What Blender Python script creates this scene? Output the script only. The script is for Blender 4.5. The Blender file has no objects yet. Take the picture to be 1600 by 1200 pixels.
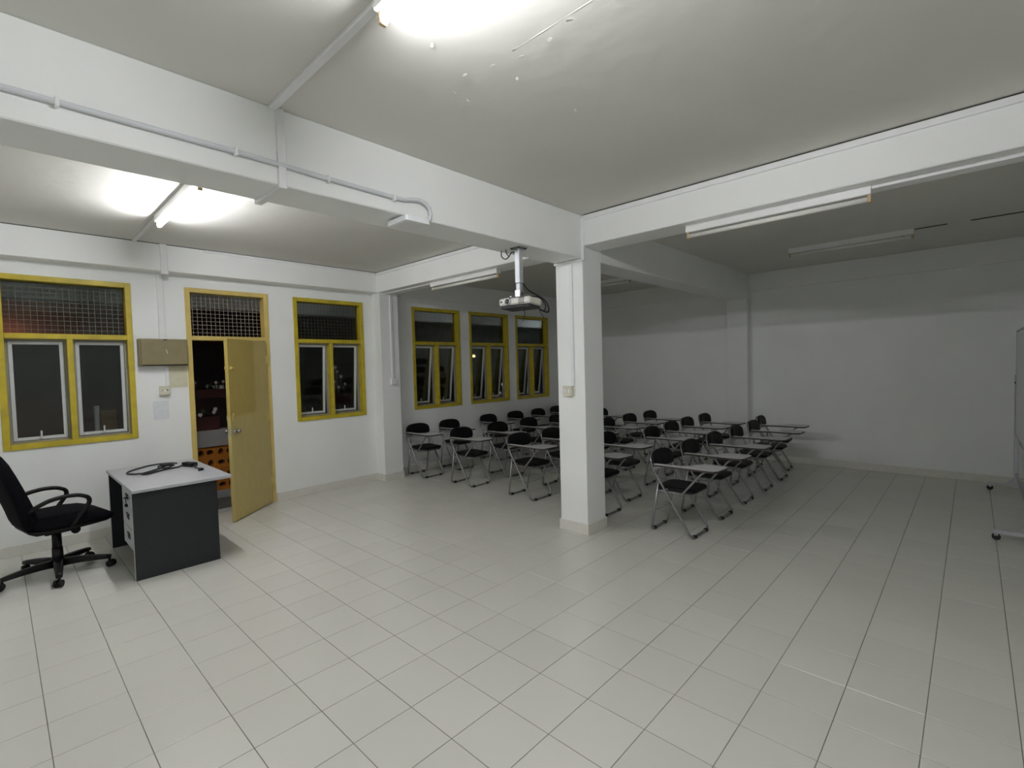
import bpy, bmesh, math, random
from mathutils import Matrix, Vector
random.seed(7)
scene = bpy.context.scene
COL = scene.collection
PI = math.pi

# ------------------------------------------------------------------ camera
YAW, PIT, ROL = math.radians(43.36693), math.radians(-2.16347), math.radians(-1.53176)
CAM = Vector((-1.29693, -1.34385, 1.61925))
FPX = 763.033
fw = Vector((math.cos(YAW)*math.cos(PIT), math.sin(YAW)*math.cos(PIT), math.sin(PIT)))
rt = Vector((math.sin(YAW), -math.cos(YAW), 0)); up = rt.cross(fw)
r2 = rt*math.cos(ROL) + up*math.sin(ROL); u2 = -rt*math.sin(ROL) + up*math.cos(ROL)
cd = bpy.data.cameras.new('camera'); cam = bpy.data.objects.new('camera', cd); COL.objects.link(cam)
cd.sensor_width = 36; cd.lens = FPX/1600*36; cd.clip_start = 0.02; cd.clip_end = 200
cam.matrix_world = Matrix(((r2.x, u2.x, -fw.x, CAM.x), (r2.y, u2.y, -fw.y, CAM.y), (r2.z, u2.z, -fw.z, CAM.z), (0, 0, 0, 1)))
scene.camera = cam
def project(p):
    d = Vector(p)-CAM; z = d.dot(fw)
    if z < 0.05: return None
    return (800+FPX*d.dot(r2)/z, 600-FPX*d.dot(u2)/z)

# ------------------------------------------------------------------ world (night), exposure
w = bpy.data.worlds.new('night'); scene.world = w; w.use_nodes = True
w.node_tree.nodes['Background'].inputs[0].default_value = (0.35, 0.42, 0.6, 1)
w.node_tree.nodes['Background'].inputs[1].default_value = 0.004
TUBE = 100.0
scene.view_settings.view_transform = 'Standard'; scene.view_settings.look = 'None'
scene.view_settings.gamma = 1.0; scene.view_settings.use_curve_mapping = False
scene.view_settings.exposure = 0.90
scene.cycles.use_light_tree = False; scene.cycles.max_bounces = 14; scene.cycles.diffuse_bounces = 12; scene.cycles.glossy_bounces = 3
scene.cycles.caustics_reflective = False; scene.cycles.caustics_refractive = False

# ------------------------------------------------------------------ materials
def mat(name, col, rough=0.5, metal=0.0, spec=0.5, var=0.0, vscale=8.0, bump=0.0, bscale=60.0, bdist=0.002, emit=None, estr=0, coat=0.0):
    m = bpy.data.materials.new(name); m.use_nodes = True
    nt = m.node_tree; b = nt.nodes['Principled BSDF']
    b.inputs['Base Color'].default_value = (*col, 1)
    b.inputs['Roughness'].default_value = rough; b.inputs['Metallic'].default_value = metal
    b.inputs['Specular IOR Level'].default_value = spec
    if coat: b.inputs['Coat Weight'].default_value = coat
    tc = nt.nodes.new('ShaderNodeTexCoord')
    if var:
        n = nt.nodes.new('ShaderNodeTexNoise'); n.inputs['Scale'].default_value = vscale; n.inputs['Detail'].default_value = 2.5
        nt.links.new(tc.outputs['Object'], n.inputs['Vector'])
        r = nt.nodes.new('ShaderNodeMapRange'); r.inputs['From Min'].default_value = 0.3; r.inputs['From Max'].default_value = 0.7
        r.inputs['To Min'].default_value = 1-var; r.inputs['To Max'].default_value = 1+var
        nt.links.new(n.outputs['Fac'], r.inputs['Value'])
        mx = nt.nodes.new('ShaderNodeMix'); mx.data_type = 'RGBA'; mx.blend_type = 'MULTIPLY'; mx.inputs['Factor'].default_value = 1
        mx.inputs[6].default_value = (*col, 1); nt.links.new(r.outputs['Result'], mx.inputs[7])
        nt.links.new(mx.outputs[2], b.inputs['Base Color'])
    if bump:
        n = nt.nodes.new('ShaderNodeTexNoise'); n.inputs['Scale'].default_value = bscale; n.inputs['Detail'].default_value = 2
        nt.links.new(tc.outputs['Object'], n.inputs['Vector'])
        bp = nt.nodes.new('ShaderNodeBump'); bp.inputs['Strength'].default_value = bump; bp.inputs['Distance'].default_value = bdist
        nt.links.new(n.outputs['Fac'], bp.inputs['Height']); nt.links.new(bp.outputs['Normal'], b.inputs['Normal'])
    if emit:
        b.inputs['Emission Color'].default_value = (*emit, 1); b.inputs['Emission Strength'].default_value = estr
    return m
M = {}
M['wall'] = mat('white_wall_paint', (0.81, 0.826, 0.822), 0.62, spec=0.3, var=0.025, vscale=1.8, bump=0.25, bscale=45, bdist=0.003)
M['beam'] = mat('white_beam_paint', (0.80, 0.812, 0.803), 0.62, spec=0.3, var=0.02, vscale=2.0, bump=0.25, bscale=40, bdist=0.003)
M['ceil'] = mat('ceiling_paint', (0.66, 0.655, 0.62), 0.75, spec=0.2, var=0.035, vscale=1.1, bump=0.35, bscale=9, bdist=0.006)
M['base'] = mat('skirting_tile', (0.66, 0.65, 0.60), 0.32, var=0.04, vscale=14)
M['grout'] = mat('grout', (0.16, 0.155, 0.14), 0.9, var=0.3, vscale=6)
M['yellow'] = mat('yellow_window_paint', (0.47, 0.37, 0.022), 0.45, var=0.14, vscale=9, bump=0.2, bscale=40)
M['door'] = mat('door_frame_paint', (0.60, 0.46, 0.145), 0.42, var=0.07, vscale=7, bump=0.15, bscale=40)
M['alu'] = mat('white_aluminium', (0.60, 0.62, 0.64), 0.4, spec=0.5, var=0.04, vscale=10)
M['rimgrey'] = mat('grey_fixed_frame', (0.27, 0.26, 0.20), 0.5, var=0.05, vscale=10)
M['wire'] = mat('mesh_wire', (0.42, 0.40, 0.34), 0.5, metal=0.2, var=0.2, vscale=25)
M['chrome'] = mat('brushed_steel', (0.42, 0.40, 0.36), 0.25, metal=1.0, var=0.05)
M['steel'] = mat('dull_steel', (0.45, 0.46, 0.48), 0.38, metal=0.85, var=0.06, vscale=20)
M['pole'] = mat('satin_pole', (0.50, 0.52, 0.55), 0.5, metal=0.6, var=0.05)
M['tube_frame'] = mat('grey_chair_tube', (0.27, 0.27, 0.275), 0.34, metal=0.75, var=0.10, vscale=12)
M['vinyl'] = mat('black_vinyl', (0.0035, 0.0035, 0.0045), 0.55, spec=0.22, var=0.2, vscale=15, bump=0.2, bscale=120)
M['fabric'] = mat('black_fabric', (0.0045, 0.004, 0.006), 0.95, spec=0.1, var=0.3, vscale=60, bump=0.5, bscale=350, bdist=0.001)
M['plastic'] = mat('black_plastic', (0.0045, 0.0045, 0.005), 0.5, spec=0.25, var=0.1, vscale=20)
M['rubber'] = mat('black_rubber', (0.012, 0.012, 0.012), 0.8, var=0.1)
M['tablet'] = mat('grey_laminate', (0.52, 0.52, 0.54), 0.36, var=0.04, vscale=20)
M['tabedge'] = mat('brown_edge_band', (0.040, 0.030, 0.026), 0.5, var=0.15, vscale=20)
M['desktop'] = mat('pale_grey_laminate', (0.40, 0.405, 0.43), 0.40, var=0.02, vscale=30)
M['deskside'] = mat('charcoal_laminate', (0.019, 0.0205, 0.024), 0.6, spec=0.35, var=0.35, vscale=140)
M['drawer'] = mat('light_grey_drawer', (0.44, 0.45, 0.47), 0.4, var=0.03)
M['khaki'] = mat('khaki_enamel', (0.20, 0.168, 0.085), 0.45, var=0.06, vscale=10)
M['cream'] = mat('cream_plastic', (0.62, 0.60, 0.48), 0.4, var=0.03)
M['pvc'] = mat('white_pvc', (0.76, 0.765, 0.775), 0.45, var=0.03, vscale=8)
M['conduit'] = mat('grey_pvc_pipe', (0.60, 0.62, 0.65), 0.42, var=0.04, vscale=5)
M['fixture'] = mat('white_enamel_fixture', (0.78, 0.78, 0.78), 0.35, var=0.02)
M['holder'] = mat('yellowed_lamp_holder', (0.50, 0.36, 0.20), 0.5, var=0.1)
M['tube_off'] = mat('unlit_tube_glass', (0.74, 0.74, 0.70), 0.25, var=0.02)
M['lit'] = mat('lit_tube', (0.9, 0.9, 0.9), 0.4, emit=(0.985, 0.985, 1.0), estr=TUBE)
M['lit_out'] = mat('corridor_lit_tube', (0.9, 0.9, 0.9), 0.4, emit=(0.93, 0.95, 1.0), estr=520)
M['sodium'] = mat('sodium_lamp_glow', (0.9, 0.5, 0.2), 0.4, emit=(1.0, 0.36, 0.10), estr=60)
M['lampglow'] = mat('street_lamp_glow', (0.9, 0.8, 0.6), 0.4, emit=(1.0, 0.72, 0.40), estr=5)
M['prj'] = mat('projector_cream', (0.68, 0.67, 0.62), 0.4, var=0.02)
M['prjdark'] = mat('projector_dark', (0.03, 0.03, 0.032), 0.5, var=0.1)
M['lens'] = mat('lens_glass', (0.02, 0.022, 0.03), 0.06, spec=0.8)
M['paperwhite'] = mat('faded_paper', (0.69, 0.715, 0.75), 0.8, var=0.05, vscale=20)
M['patch'] = mat('old_yellow_paint', (0.60, 0.585, 0.44), 0.7, var=0.06, vscale=18)
M['orange'] = mat('orange_block_paint', (0.60, 0.21, 0.016), 0.7, var=0.12, vscale=12, bump=0.3, bscale=60)
M['offwhite'] = mat('corridor_paint', (0.72, 0.72, 0.72), 0.8, var=0.05, vscale=4)
M['concrete'] = mat('grey_render', (0.42, 0.42, 0.41), 0.8, var=0.08, vscale=6, bump=0.3, bscale=30)
M['dark_conc'] = mat('dark_concrete', (0.10, 0.10, 0.09), 0.85, var=0.15, vscale=5)
M['planter'] = mat('dark_red_planter', (0.055, 0.011, 0.010), 0.55, var=0.12, vscale=10)
M['leaf'] = mat('dark_leaf', (0.02, 0.045, 0.014), 0.55, var=0.3, vscale=20)
M['petal'] = mat('pale_petal', (0.75, 0.66, 0.70), 0.6, var=0.1, vscale=30)
M['petalw'] = mat('white_petal', (0.85, 0.84, 0.86), 0.6, var=0.05, vscale=30)
M['roof'] = mat('red_roof_tile', (0.20, 0.085, 0.06), 0.7, var=0.2, vscale=5)
M['night_wall'] = mat('far_wall_paint', (0.20, 0.18, 0.16), 0.8, var=0.1, vscale=2)
M['card'] = mat('cardboard', (0.55, 0.40, 0.22), 0.8, var=0.06, vscale=15)
M['whiteboard'] = mat('whiteboard_enamel', (0.66, 0.67, 0.68), 0.25, var=0.02)
M['cable'] = mat('black_cable', (0.01, 0.01, 0.012), 0.45, var=0.1)
M['crack'] = mat('dark_line_grey', (0.05, 0.047, 0.04), 0.9, var=0.3, vscale=8)
M['led'] = mat('white_plastic_device', (0.82, 0.83, 0.86), 0.35, var=0.02)

def glass_mat():
    m = bpy.data.materials.new('window_glass'); m.use_nodes = True; nt = m.node_tree; nt.nodes.clear()
    o = nt.nodes.new('ShaderNodeOutputMaterial'); mx = nt.nodes.new('ShaderNodeMixShader')
    t = nt.nodes.new('ShaderNodeBsdfTransparent'); t.inputs[0].default_value = (0.80, 0.83, 0.81, 1)
    g = nt.nodes.new('ShaderNodeBsdfGlossy'); g.inputs['Roughness'].default_value = 0.02; g.inputs[0].default_value = (0.80, 0.83, 0.82, 1)
    f = nt.nodes.new('ShaderNodeFresnel'); f.inputs[0].default_value = 1.5
    n = nt.nodes.new('ShaderNodeTexNoise'); n.inputs['Scale'].default_value = 5
    mr = nt.nodes.new('ShaderNodeMapRange'); mr.inputs['To Min'].default_value = 0.8; mr.inputs['To Max'].default_value = 1.0
    ml = nt.nodes.new('ShaderNodeMath'); ml.operation = 'MULTIPLY'
    nt.links.new(n.outputs['Fac'], mr.inputs['Value']); nt.links.new(f.outputs[0], ml.inputs[0]); nt.links.new(mr.outputs[0], ml.inputs[1])
    nt.links.new(ml.outputs[0], mx.inputs[0]); nt.links.new(t.outputs[0], mx.inputs[1]); nt.links.new(g.outputs[0], mx.inputs[2])
    nt.links.new(mx.outputs[0], o.inputs[0]); return m
M['glass'] = glass_mat()

def tile_mat():
    m = bpy.data.materials.new('cream_floor_tile'); m.use_nodes = True; nt = m.node_tree; b = nt.nodes['Principled BSDF']
    b.inputs['Specular IOR Level'].default_value = 0.5
    oi = nt.nodes.new('ShaderNodeObjectInfo'); ge = nt.nodes.new('ShaderNodeNewGeometry')
    ad = nt.nodes.new('ShaderNodeMath'); ad.operation = 'ADD'; nt.links.new(oi.outputs['Random'], ad.inputs[0]); nt.links.new(ge.outputs['Random Per Island'], ad.inputs[1])
    fr = nt.nodes.new('ShaderNodeMath'); fr.operation = 'FRACT'; nt.links.new(ad.outputs[0], fr.inputs[0])
    mr = nt.nodes.new('ShaderNodeMapRange'); mr.inputs['To Min'].default_value = 0.975; mr.inputs['To Max'].default_value = 1.025
    nt.links.new(fr.outputs[0], mr.inputs['Value'])
    mx = nt.nodes.new('ShaderNodeMix'); mx.data_type = 'RGBA'; mx.blend_type = 'MULTIPLY'; mx.inputs['Factor'].default_value = 1
    mx.inputs[6].default_value = (0.60, 0.595, 0.55, 1); nt.links.new(mr.outputs[0], mx.inputs[7]); nt.links.new(mx.outputs[2], b.inputs['Base Color'])
    b.inputs['Roughness'].default_value = 0.24; return m
M['tile'] = tile_mat()

def leaf_mat():
    m = mat('door_leaf_paint', (0.46, 0.36, 0.125), 0.38, bump=0.15, bscale=35)
    nt = m.node_tree; b = nt.nodes['Principled BSDF']
    tc = nt.nodes.new('ShaderNodeTexCoord'); sp = nt.nodes.new('ShaderNodeSeparateXYZ'); nt.links.new(tc.outputs['Generated'], sp.inputs[0])
    nz = nt.nodes.new('ShaderNodeTexNoise'); nz.inputs['Scale'].default_value = 14; nt.links.new(tc.outputs['Generated'], nz.inputs['Vector'])
    def band(sock, lo, hi, s):
        a = nt.nodes.new('ShaderNodeMapRange'); a.interpolation_type = 'SMOOTHSTEP'; a.inputs['From Min'].default_value = lo-s; a.inputs['From Max'].default_value = lo+s
        c = nt.nodes.new('ShaderNodeMapRange'); c.interpolation_type = 'SMOOTHSTEP'; c.inputs['From Min'].default_value = hi-s; c.inputs['From Max'].default_value = hi+s
        c.inputs['To Min'].default_value = 1; c.inputs['To Max'].default_value = 0
        nt.links.new(sock, a.inputs['Value']); nt.links.new(sock, c.inputs['Value'])
        p = nt.nodes.new('ShaderNodeMath'); p.operation = 'MULTIPLY'; nt.links.new(a.outputs[0], p.inputs[0]); nt.links.new(c.outputs[0], p.inputs[1]); return p.outputs[0]
    bx = band(sp.outputs['X'], 0.36, 1.2, 0.04); bz = band(sp.outputs['Z'], 0.575, 1.2, 0.012)
    p = nt.nodes.new('ShaderNodeMath'); p.operation = 'MULTIPLY'; nt.links.new(bx, p.inputs[0]); nt.links.new(bz, p.inputs[1])
    mx = nt.nodes.new('ShaderNodeMix'); mx.data_type = 'RGBA'; nt.links.new(p.outputs[0], mx.inputs['Factor'])
    mx.inputs[6].default_value = (0.47, 0.375, 0.135, 1); mx.inputs[7].default_value = (0.39, 0.295, 0.075, 1)
    mr = nt.nodes.new('ShaderNodeMapRange'); mr.inputs['To Min'].default_value = .9; mr.inputs['To Max'].default_value = 1.1; nt.links.new(nz.outputs['Fac'], mr.inputs['Value'])
    m2 = nt.nodes.new('ShaderNodeMix'); m2.data_type = 'RGBA'; m2.blend_type = 'MULTIPLY'; m2.inputs['Factor'].default_value = 1
    nt.links.new(mx.outputs[2], m2.inputs[6]); nt.links.new(mr.outputs[0], m2.inputs[7]); nt.links.new(m2.outputs[2], b.inputs['Base Color'])
    return m
M['leafdoor'] = leaf_mat()

# ------------------------------------------------------------------ mesh helpers
WM = {}
class MB:
    def __init__(s): s.v = []; s.f = []; s.s = []
    def add(s, vs, fs, smooth=False):
        k = len(s.v); s.v += [tuple(p) for p in vs]
        for f in fs: s.f.append(tuple(i+k for i in f)); s.s.append(smooth)
        return s
    def box(s, x0, x1, y0, y1, z0, z1, b=0.0):
        if x0 > x1: x0, x1 = x1, x0
        if y0 > y1: y0, y1 = y1, y0
        if z0 > z1: z0, z1 = z1, z0
        if b <= 0:
            vs = [(x, y, z) for z in (z0, z1) for y in (y0, y1) for x in (x0, x1)]
            return s.add(vs, [(0, 2, 3, 1), (4, 5, 7, 6), (0, 1, 5, 4), (2, 6, 7, 3), (0, 4, 6, 2), (1, 3, 7, 5)])
        b = min(b, (x1-x0)/2.01, (y1-y0)/2.01, (z1-z0)/2.01)
        bm = bmesh.new(); bmesh.ops.create_cube(bm, size=1)
        for v in bm.verts: v.co = ((x0+x1)/2+v.co.x*(x1-x0), (y0+y1)/2+v.co.y*(y1-y0), (z0+z1)/2+v.co.z*(z1-z0))
        bmesh.ops.bevel(bm, geom=bm.edges[:], offset=b, segments=1, affect='EDGES', profile=0.5)
        bm.verts.index_update(); s.add([v.co[:] for v in bm.verts], [[v.index for v in f.verts] for f in bm.faces]); bm.free(); return s
    def loft(s, rings, cap=True, smooth=True, closed=False):
        n = len(rings[0]); vs = [p for r in rings for p in r]; fs = []
        m = len(rings)
        for i in range(m if closed else m-1):
            a = i*n; b = ((i+1) % m)*n
            for j in range(n): fs.append((a+j, a+(j+1) % n, b+(j+1) % n, b+j))
        s.add(vs, fs, smooth)
        if cap and not closed:
            k = len(s.v)-len(vs)
            s.f.append(tuple(k+j for j in reversed(range(n)))); s.s.append(False)
            s.f.append(tuple(k+(m-1)*n+j for j in range(n))); s.s.append(False)
        return s
    def tube(s, pts, r, n=8, closed=False, cap=True):
        pts = [Vector(p) for p in pts]; m = len(pts); rings = []; ref = None
        for i, p in enumerate(pts):
            if closed: t = (pts[(i+1) % m]-pts[i-1])
            else: t = pts[min(i+1, m-1)]-pts[max(i-1, 0)]
            t.normalize()
            if ref is None:
                ref = Vector((0, 0, 1)) if abs(t.z) < 0.9 else Vector((1, 0, 0))
            u = ref-t*ref.dot(t); u.normalize(); ref = u; v = t.cross(u)
            rr = r[i] if isinstance(r, (list, tuple)) else r
            rings.append([(p+u*rr*math.cos(2*PI*k/n)+v*rr*math.sin(2*PI*k/n))[:] for k in range(n)])
        return s.loft(rings, cap, True, closed)
    def cyl(s, p0, p1, r0, r1=None, n=16): return s.tube([p0, p1], [r0, r0 if r1 is None else r1], n)
    def sphere(s, c, r, n=10, m=6, sc=(1, 1, 1)):
        rings = []
        for i in range(1, m):
            a = PI*i/m; rings.append([(c[0]+r*sc[0]*math.sin(a)*math.cos(2*PI*k/n), c[1]+r*sc[1]*math.sin(a)*math.sin(2*PI*k/n), c[2]-r*sc[2]*math.cos(a)) for k in range(n)])
        return s.loft(rings, True)
    def prism(s, poly, z0, z1, ax='z', smooth=False):
        def P(a, b, c): return {'z': (a, b, c), 'y': (a, c, b), 'x': (c, a, b)}[ax]
        n = len(poly); vs = [P(a, b, z0) for a, b in poly]+[P(a, b, z1) for a, b in poly]
        fs = [(j, (j+1) % n, n+(j+1) % n, n+j) for j in range(n)]
        s.add(vs, fs, smooth); k = len(s.v)-2*n
        s.f.append(tuple(k+j for j in reversed(range(n)))); s.s.append(False); s.f.append(tuple(k+n+j for j in range(n))); s.s.append(False)
        return s
    def xf(s, mtx): s.v = [(mtx @ Vector(p))[:] for p in s.v]; return s
    def mesh(s, name, m):
        me = bpy.data.meshes.new(name); me.from_pydata(s.v, [], s.f); me.materials.append(M[m])
        me.polygons.foreach_set('use_smooth', s.s)
        bm = bmesh.new(); bm.from_mesh(me); bmesh.ops.recalc_face_normals(bm, faces=bm.faces); bm.to_mesh(me); bm.free()
        return me
    def build(s, name, m, parent=None, local=False, label=None, kind=None):
        base = WM.get(parent, Matrix.Identity(4)) if parent else Matrix.Identity(4)
        if parent and not local:
            s.xf(base.inverted())
        o = bpy.data.objects.new(name, s.mesh(name, m)); COL.objects.link(o)
        if parent: o.parent = parent
        WM[o] = base.copy()
        if label: o['label'] = label
        if kind: o['kind'] = kind
        return o
def box(*a): return MB().box(*a)
def thing(name, label, cat, loc=(0, 0, 0), rz=0.0, group=None, kind=None):
    o = bpy.data.objects.new(name, None); COL.objects.link(o); o.empty_display_size = 0.05
    o.location = loc; o.rotation_euler = (0, 0, rz); WM[o] = Matrix.Translation(loc) @ Matrix.Rotation(rz, 4, 'Z')
    return tag(o, label, cat, group, kind)
def tag(o, label, cat, group=None, kind=None):
    o['label'] = label; o['category'] = cat
    if group: o['group'] = group
    if kind: o['kind'] = kind
    return o
def single(name, mb, m, label, cat, group=None, kind=None):
    """one-mesh thing with its origin at its base"""
    xs = [p[0] for p in mb.v]; ys = [p[1] for p in mb.v]; zs = [p[2] for p in mb.v]
    c = ((min(xs)+max(xs))/2, (min(ys)+max(ys))/2, min(zs))
    mb.xf(Matrix.Translation([-q for q in c])); o = mb.build(name, m); o.location = c; WM[o] = Matrix.Translation(c)
    return tag(o, label, cat, group, kind)
def copy_tree(o, parent=None):
    c = o.copy(); COL.objects.link(c)
    if parent: c.parent = parent
    for ch in list(o.children): copy_tree(ch, c)
    return c
def arc(c, r, a0, a1, n, plane='xy'):
    return [(c[0]+r*math.cos(a0+(a1-a0)*i/n), c[1]+r*math.sin(a0+(a1-a0)*i/n)) for i in range(n+1)]
def fillet(pts, rad, n=5, closed=False):
    """round the corners of a 3-D polyline"""
    P = [Vector(p) for p in pts]; out = []; m = len(P)
    for i in range(m):
        if not closed and i in (0, m-1): out.append(P[i][:]); continue
        a, b, c = P[i-1], P[i], P[(i+1) % m]
        r = rad[i] if isinstance(rad, (list, tuple)) else rad
        if r <= 0: out.append(b[:]); continue
        d1 = (a-b); d2 = (c-b); l = min(r, d1.length*0.49, d2.length*0.49)
        p0 = b+d1.normalized()*l; p1 = b+d2.normalized()*l
        for k in range(n+1):
            t = k/n; out.append(((p0*(1-t)**2)+(b*2*t*(1-t))+(p1*t*t))[:])
    return out
def rrect(w_, h_, r, n=4, cx=0, cy=0):
    out = []
    for sx, sy, a in ((1, 1, 0), (-1, 1, PI/2), (-1, -1, PI), (1, -1, 1.5*PI)):
        out += [(cx+sx*(w_/2-r)+r*math.cos(a+PI/2*i/n), cy+sy*(h_/2-r)+r*math.sin(a+PI/2*i/n)) for i in range(n+1)]
    return out

# ------------------------------------------------------------------ the setting
XF, XB, YW, YR, ZC = -3.0, 7.15, 5.0, -2.35, 2.985   # front wall, far wall, window wall, right wall, ceiling
S = 'structure'
floor = box(XF, XB, YR, YW+0.16, -0.12, -0.0015).build('floor', 'grout'); tag(floor, 'glossy cream ceramic tile floor with thin dark joints', 'floor', kind=S)
T = 0.3; G = 0.0034
def tile_mb(cx, cy, w0=T, d0=T):
    hx, hy, c = (w0-G)/2, (d0-G)/2, 0.0012
    v = [(cx-hx, cy-hy, -0.006), (cx+hx, cy-hy, -0.006), (cx+hx, cy+hy, -0.006), (cx-hx, cy+hy, -0.006),
         (cx-hx, cy-hy, -c), (cx+hx, cy-hy, -c), (cx+hx, cy+hy, -c), (cx-hx, cy+hy, -c),
         (cx-hx+c, cy-hy+c, 0), (cx+hx-c, cy-hy+c, 0), (cx+hx-c, cy+hy-c, 0), (cx-hx+c, cy+hy-c, 0)]
    f = [(8, 9, 10, 11)]
    for a in (0, 4):
        for j in range(4): f.append((a+j, a+(j+1) % 4, a+4+(j+1) % 4, a+4+j))
    return v, f
cells = []
for i in range(math.floor(XF/T)-1, math.ceil(XB/T)+1):
    for j in range(math.floor(YR/T)-1, math.ceil(YW/T)+1):
        x0, x1, y0, y1 = max(i*T, XF), min((i+1)*T, XB), max(j*T, YR), min((j+1)*T, YW)
        if x1-x0 < 0.02 or y1-y0 < 0.02: continue
        full = abs(x1-x0-T) < 1e-6 and abs(y1-y0-T) < 1e-6
        cx, cy = (x0+x1)/2, (y0+y1)/2
        q = project((cx, cy, 0)); sz = 0
        if q and -60 < q[0] < 1660 and q[1] < 1280:
            ps = [project((a, b, 0)) for a, b in ((x0, y0), (x1, y0), (x1, y1), (x0, y1))]
            if all(ps): sz = abs(sum(ps[k][0]*ps[(k+1) % 4][1]-ps[(k+1) % 4][0]*ps[k][1] for k in range(4)))/2
        if 2.48 < cx < 2.79 and 1.29 < cy < 1.6: sz = 0
        cells.append((sz if full else 0, cx, cy, x1-x0, y1-y0))
cells.sort(reverse=True)
mb = MB(); mb.add(*tile_mb(0, 0)); tme = mb.mesh('tile', 'tile')
rest = MB()
for k, (sz, cx, cy, dx, dy) in enumerate(cells):
    if k < 300 and sz > 0:
        o = bpy.data.objects.new('tile', tme); COL.objects.link(o); o.parent = floor; o.location = (cx, cy, 0)
    else: rest.add(*tile_mb(cx, cy, dx, dy))
rest.build('distant_tiles', 'tile', floor, kind='stuff')

ceiling = box(XF, XB, YR, YW+0.16, ZC, ZC+0.15).build('ceiling', 'ceil'); tag(ceiling, 'off-white plastered ceiling with flaking paint', 'ceiling', kind=S)
# openings in the window wall
WIN = [(-1.272, -0.290), (1.367, 2.352), (3.186, 4.162), (4.370, 5.346), (5.550, 6.528)]
WZ0, WZ1 = 0.967, 2.572
DX0, DX1, DZ1 = 0.183, 1.062, 2.580
ops = sorted([(a, b, WZ0, WZ1) for a, b in WIN]+[(DX0, DX1, 0.0, DZ1)])
mb = MB(); x = XF-0.15
for a, b, z0, z1 in ops:
    mb.box(x, a, YW, YW+0.15, 0, ZC); mb.box(a, b, YW, YW+0.15, z1, ZC)
    if z0 > 0: mb.box(a, b, YW, YW+0.15, 0, z0)
    x = b
mb.box(x, XB+0.15, YW, YW+0.15, 0, ZC)
tag(mb.build('wall_left', 'wall'), 'white painted wall holding the yellow windows and the door', 'wall', kind=S)
tag(box(XB, XB+0.15, YR-0.15, YW, 0, ZC).build('wall_back', 'wall'), 'plain dim white far wall behind the chairs', 'wall', kind=S)
tag(box(XF-0.15, XB, YR-0.15, YR, 0, ZC).build('wall_right', 'wall'), 'white wall behind the rolling whiteboard', 'wall', kind=S)
tag(box(XF-0.15, XF, YR, YW, 0, ZC).build('wall_front', 'wall'), 'white wall behind the photographer', 'wall', kind=S)
CX0, CX1, CY0, CY1 = 2.484, 2.790, 1.290, 1.606
BZX, BZY = 2.592, 2.705
def beam(a, label): return tag(box(*a, 0.006).build('ceiling_beam', 'beam'), label, 'beam', kind=S)
beam((XF, CX0+0.003, CY0, CY1, BZX, ZC), 'deep white beam carrying the projector and the grey pipe')
beam((CX1, XB, CY0, CY1, BZX, ZC), 'white beam running from the column to the far wall')
beam((CX0, CX1, YR, CY0, BZY, ZC), 'white cross beam right of the column')
beam((CX0, CX1, CY1, YW, BZY, ZC), 'white cross beam between the column and the window wall')
beam((XF, CX0, 4.82, YW, BZY, ZC), 'shallow white beam above the door and the nearest windows')
beam((CX1, XB, 4.90, YW, BZY, ZC), 'shallow white beam above the three windows by the chairs')
beam((7.10, XB, YR, CY0, BZY, ZC), 'shallow white beam on the far wall, right part')
beam((7.10, XB, CY1, 4.90, BZY, ZC), 'shallow white beam on the far wall, left part')
tag(box(CX0, CX1, CY0, CY1, 0, ZC, 0.004).build('column', 'wall'), 'square white column standing free in the room', 'column', kind=S)
tag(box(2.505, 2.810, 4.80, YW, 0, BZY, 0.004).build('pilaster', 'wall'), 'white pilaster on the window wall behind the projector', 'pilaster', kind=S)
tag(box(7.00, XB, 1.285, 1.600, 0, BZX, 0.004).build('pilaster', 'wall'), 'white pilaster on the dim far wall', 'pilaster', kind=S)
bh = 0.10; t_ = 0.012
def base(name, mb, label): tag(mb.build(name, 'base'), label, 'skirting', kind=S)
base('baseboard_left', MB().box(XF, DX0-0.003, YW-t_, YW, 0, bh, .002).box(DX1+0.003, 2.505-t_, YW-t_, YW, 0, bh, .002).box(2.505-t_, 2.505, 4.80-t_, YW, 0, bh, .002).box(2.505, 2.81, 4.80-t_, 4.80, 0, bh, .002).box(2.81, 2.81+t_, 4.80-t_, YW, 0, bh, .002).box(2.81+t_, XB, YW-t_, YW, 0, bh, .002), 'cream tile skirting along the window wall')
base('baseboard_back', MB().box(XB-t_, XB, YR, 1.285-t_, 0, bh, .002).box(XB-t_, XB, 1.6+t_, YW-t_, 0, bh, .002).box(7.0-t_, 7.0, 1.285-t_, 1.6+t_, 0, bh, .002).box(7.0, XB, 1.285-t_, 1.285, 0, bh, .002).box(7.0, XB, 1.6, 1.6+t_, 0, bh, .002), 'cream tile skirting along the far wall')
base('baseboard_right', box(XF, XB-t_, YR, YR+t_, 0, bh, .002), 'cream tile skirting behind the rolling whiteboard')
base('baseboard_front', box(XF, XF+t_, YR+t_, YW-t_, 0, bh, .002), 'cream tile skirting behind the photographer')
base('baseboard_column', MB().box(CX0-t_, CX1+t_, CY0-t_, CY0, 0, bh, .002).box(CX0-t_, CX1+t_, CY1, CY1+t_, 0, bh, .002).box(CX0-t_, CX0, CY0, CY1, 0, bh, .002).box(CX1, CX1+t_, CY0, CY1, 0, bh, .002), 'cream tile skirting round the foot of the white column')

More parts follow.
